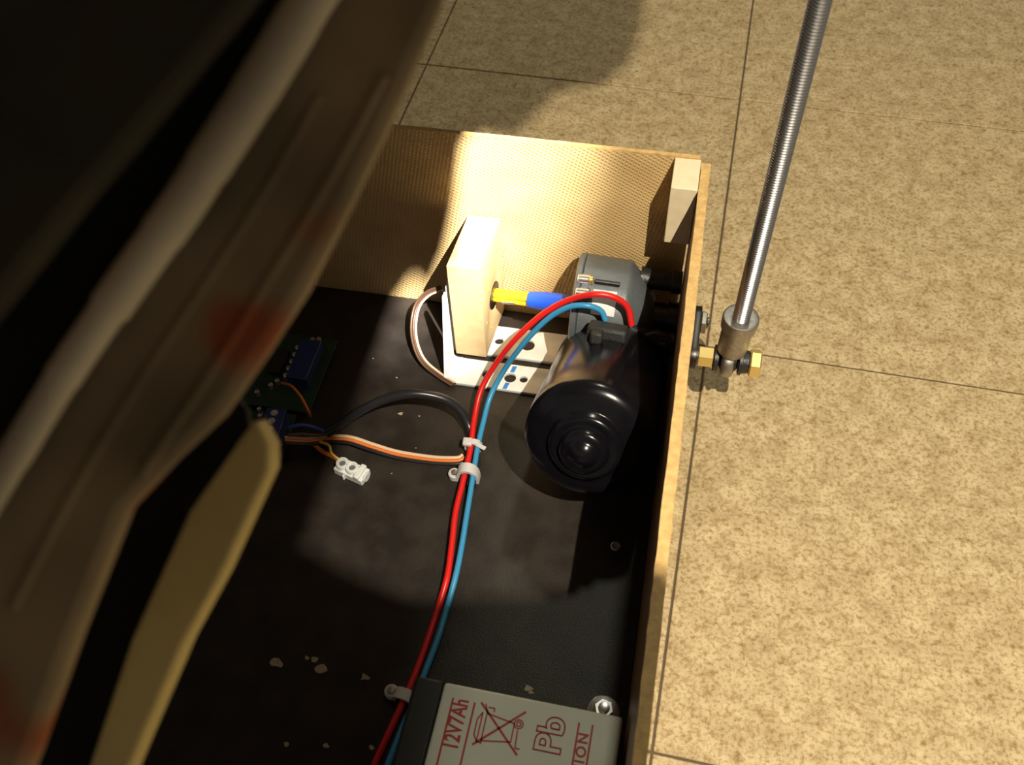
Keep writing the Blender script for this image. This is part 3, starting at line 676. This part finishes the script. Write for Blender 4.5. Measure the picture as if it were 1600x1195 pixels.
bm = NB(); box(bm, -7, 6, -13, 13, 4.0, 15, BTM); obj('body', bm, 'blue_block', pb2, bevel=.5)
for k in range(4):
    bm = NB(); lathe(bm, BTM @ Vector((-1, -9.4 + 6.2 * k, 15)), (0, 0, 1), [(-1, 2.3), (.2, 2.3), (.3, 1.6), (.1, 0)], 14); obj('screw', bm, 'solder', pb2)
for k, (x, y) in enumerate(((-12, 10), (-17, 2), (-10, 0), (-14, 15))):
    bm = NB(); lathe(bm, BTM @ Vector((x, y, 4)), (0, 0, 1), [(0, 1.4), (6, 1.4), (6.5, 0)], 12); obj('terminal_pin', bm, 'solder', pb2)

# ------------------------------------------------------------- the seat leaning over the left side, close to the lens
SG = {'root': [-99.2, -344.68, 432.39], 'bolster': [[-52.58, -300.77, 448.69], [-53.21, -306.01, 445.12], [-58.49, -323.49, 434.23], [-62.34, -334.76, 427.37], [-67.08, -347.5, 419.75], [-71.8, -357.02, 414.45], [-76.93, -366.57, 409.27], [-82.86, -373.82, 406.01], [-88.58, -381.77, 402.21], [-93.09, -398.86, 391.45], [-96.72, -415.15, 380.98], [-99.78, -426.46, 373.91], [-140.67, -435.75, 381.45], [-143.09, -373.41, 426.86], [-87.81, -311.98, 452.09]], 'back': [[-71.68, -323.18, 459.58], [-74.64, -328.59, 456.74], [-80.27, -338.13, 451.89], [-86.49, -348.47, 446.68], [-91.04, -355.66, 443.16], [-95.75, -363.91, 438.96], [-101.93, -374.62, 433.55], [-131.96, -402.64, 424.79], [-141.48, -347.56, 467.52]], 'gap': [[-70.17, -311.42, 453.18], [-73.44, -317.26, 450.07], [-77.63, -325.75, 445.37], [-84.07, -339.59, 437.6], [-88.15, -347.88, 433.03], [-92.91, -357.08, 428.05], [-96.89, -365.19, 423.59], [-101.29, -375.66, 417.6], [-107.87, -388.14, 410.94], [-132.41, -411.03, 403.25], [-130.45, -374.97, 428.3], [-103.91, -350.32, 436.65], [-84.44, -316.05, 454.61]], 'pipe': [[-67.15, -312.48, 454.01], [-69.95, -318.12, 450.89], [-72.97, -324.99, 446.97], [-76.65, -333.19, 442.32], [-80.36, -340.96, 438.0], [-83.56, -347.74, 434.22], [-87.44, -355.07, 430.29], [-91.46, -362.77, 426.15], [-95.09, -369.91, 422.28], [-98.26, -376.87, 418.39], [-101.98, -385.44, 413.55], [-105.65, -393.92, 408.77]], 'piper': [3.4, 3.5, 3.4, 3.2, 3.0, 2.6, 2.4, 2.2], 'ribs': [[[-69.38, -323.19, 437.59], [-74.96, -336.4, 429.91], [-81.39, -349.72, 422.45], [-88.5, -363.88, 414.63], [-95.97, -380.36, 405.3], [-102.29, -397.08, 395.43]], [[-60.3, -317.94, 438.43], [-65.86, -332.07, 430.06], [-72.27, -346.29, 421.92], [-79.38, -361.36, 413.42], [-87.27, -376.44, 405.2]]], 'under': [[-94.13, -341.44, 383.13], [-88.62, -345.09, 378.84], [-86.44, -350.64, 374.18], [-93.35, -370.57, 361.79], [-100.1, -387.28, 351.71], [-105.62, -410.52, 336.53], [-132.37, -424.34, 334.63], [-126.67, -390.57, 357.32], [-116.48, -368.23, 370.41], [-105.93, -353.55, 377.87]], 'rail': [[-81.29, -353.43, 389.02], [-78.19, -356.55, 386.15], [-77.56, -360.15, 383.36], [-83.46, -376.66, 372.06], [-88.53, -387.89, 364.56], [-94.68, -406.31, 351.89], [-98.79, -419.69, 342.62], [-106.69, -421.22, 342.84], [-102.02, -407.74, 352.09], [-97.72, -388.75, 365.51], [-90.67, -368.75, 379.21], [-83.69, -357.15, 386.65]]}
seat = thing('seat', SG['root'], 'dark out-of-focus upholstered seat with pale piping covering the left side', 'seat')
obj('side_bolster', slab(SG['bolster'], 9), 'seat_cloth', seat, bevel=2.0)
obj('backrest', slab(SG['back'], 8), 'dark_cloth', seat, bevel=2.0)
obj('seam_shade', slab(SG['gap'], 4), 'gap_shade', seat)  # black slab standing in for shade between backrest and bolster
bm = NB(); tube(bm, SG['pipe'], SG['piper'], 18, 8); tag(obj('piping', bm, 'pale_cloth', seat), 'pale grey rounded piping')
for q in SG['ribs']:
    bm = NB(); tube(bm, q, 1.1, 12, 8); obj('seam_fold', bm, 'seat_cloth', seat)
obj('under_shade', slab(SG['under'], 4), 'gap_shade', seat)  # dark sheet painting the shaded gap between bolster and rail
tag(obj('seat_rail', slab(SG['rail'], 9), 'rail_wood', seat, bevel=.8), 'yellowish wooden rail under the seat')
# unseen board added above the camera, outlined to shade the box's left and front
SP = [[39.3, -209.9], [111.1, -199.5], [113.6, -230.7], [111.9, -249.9], [105.7, -260.4], [94.7, -265.6], [86.5, -285.0], [78.2, -284.2], [67.2, -314.3], [72.6, -326.5], [75.6, -335.7], [76.6, -345.1], [71.4, -342.3], [70.5, -347.8], [70.3, -373.7], [69.7, -395.8], [69.3, -410.9], [82.6, -415.3], [92.6, -417.5], [110.3, -414.2], [121.1, -410.8], (127, -419), (127, -760), (-700, -760), (-700, 290), (-30, 290), (-30, -150)]
obj('shadow_blocker', prism([SP], 3, Matrix.Translation((0, 0, 597))), 'blocker_board', seat, smooth=False)
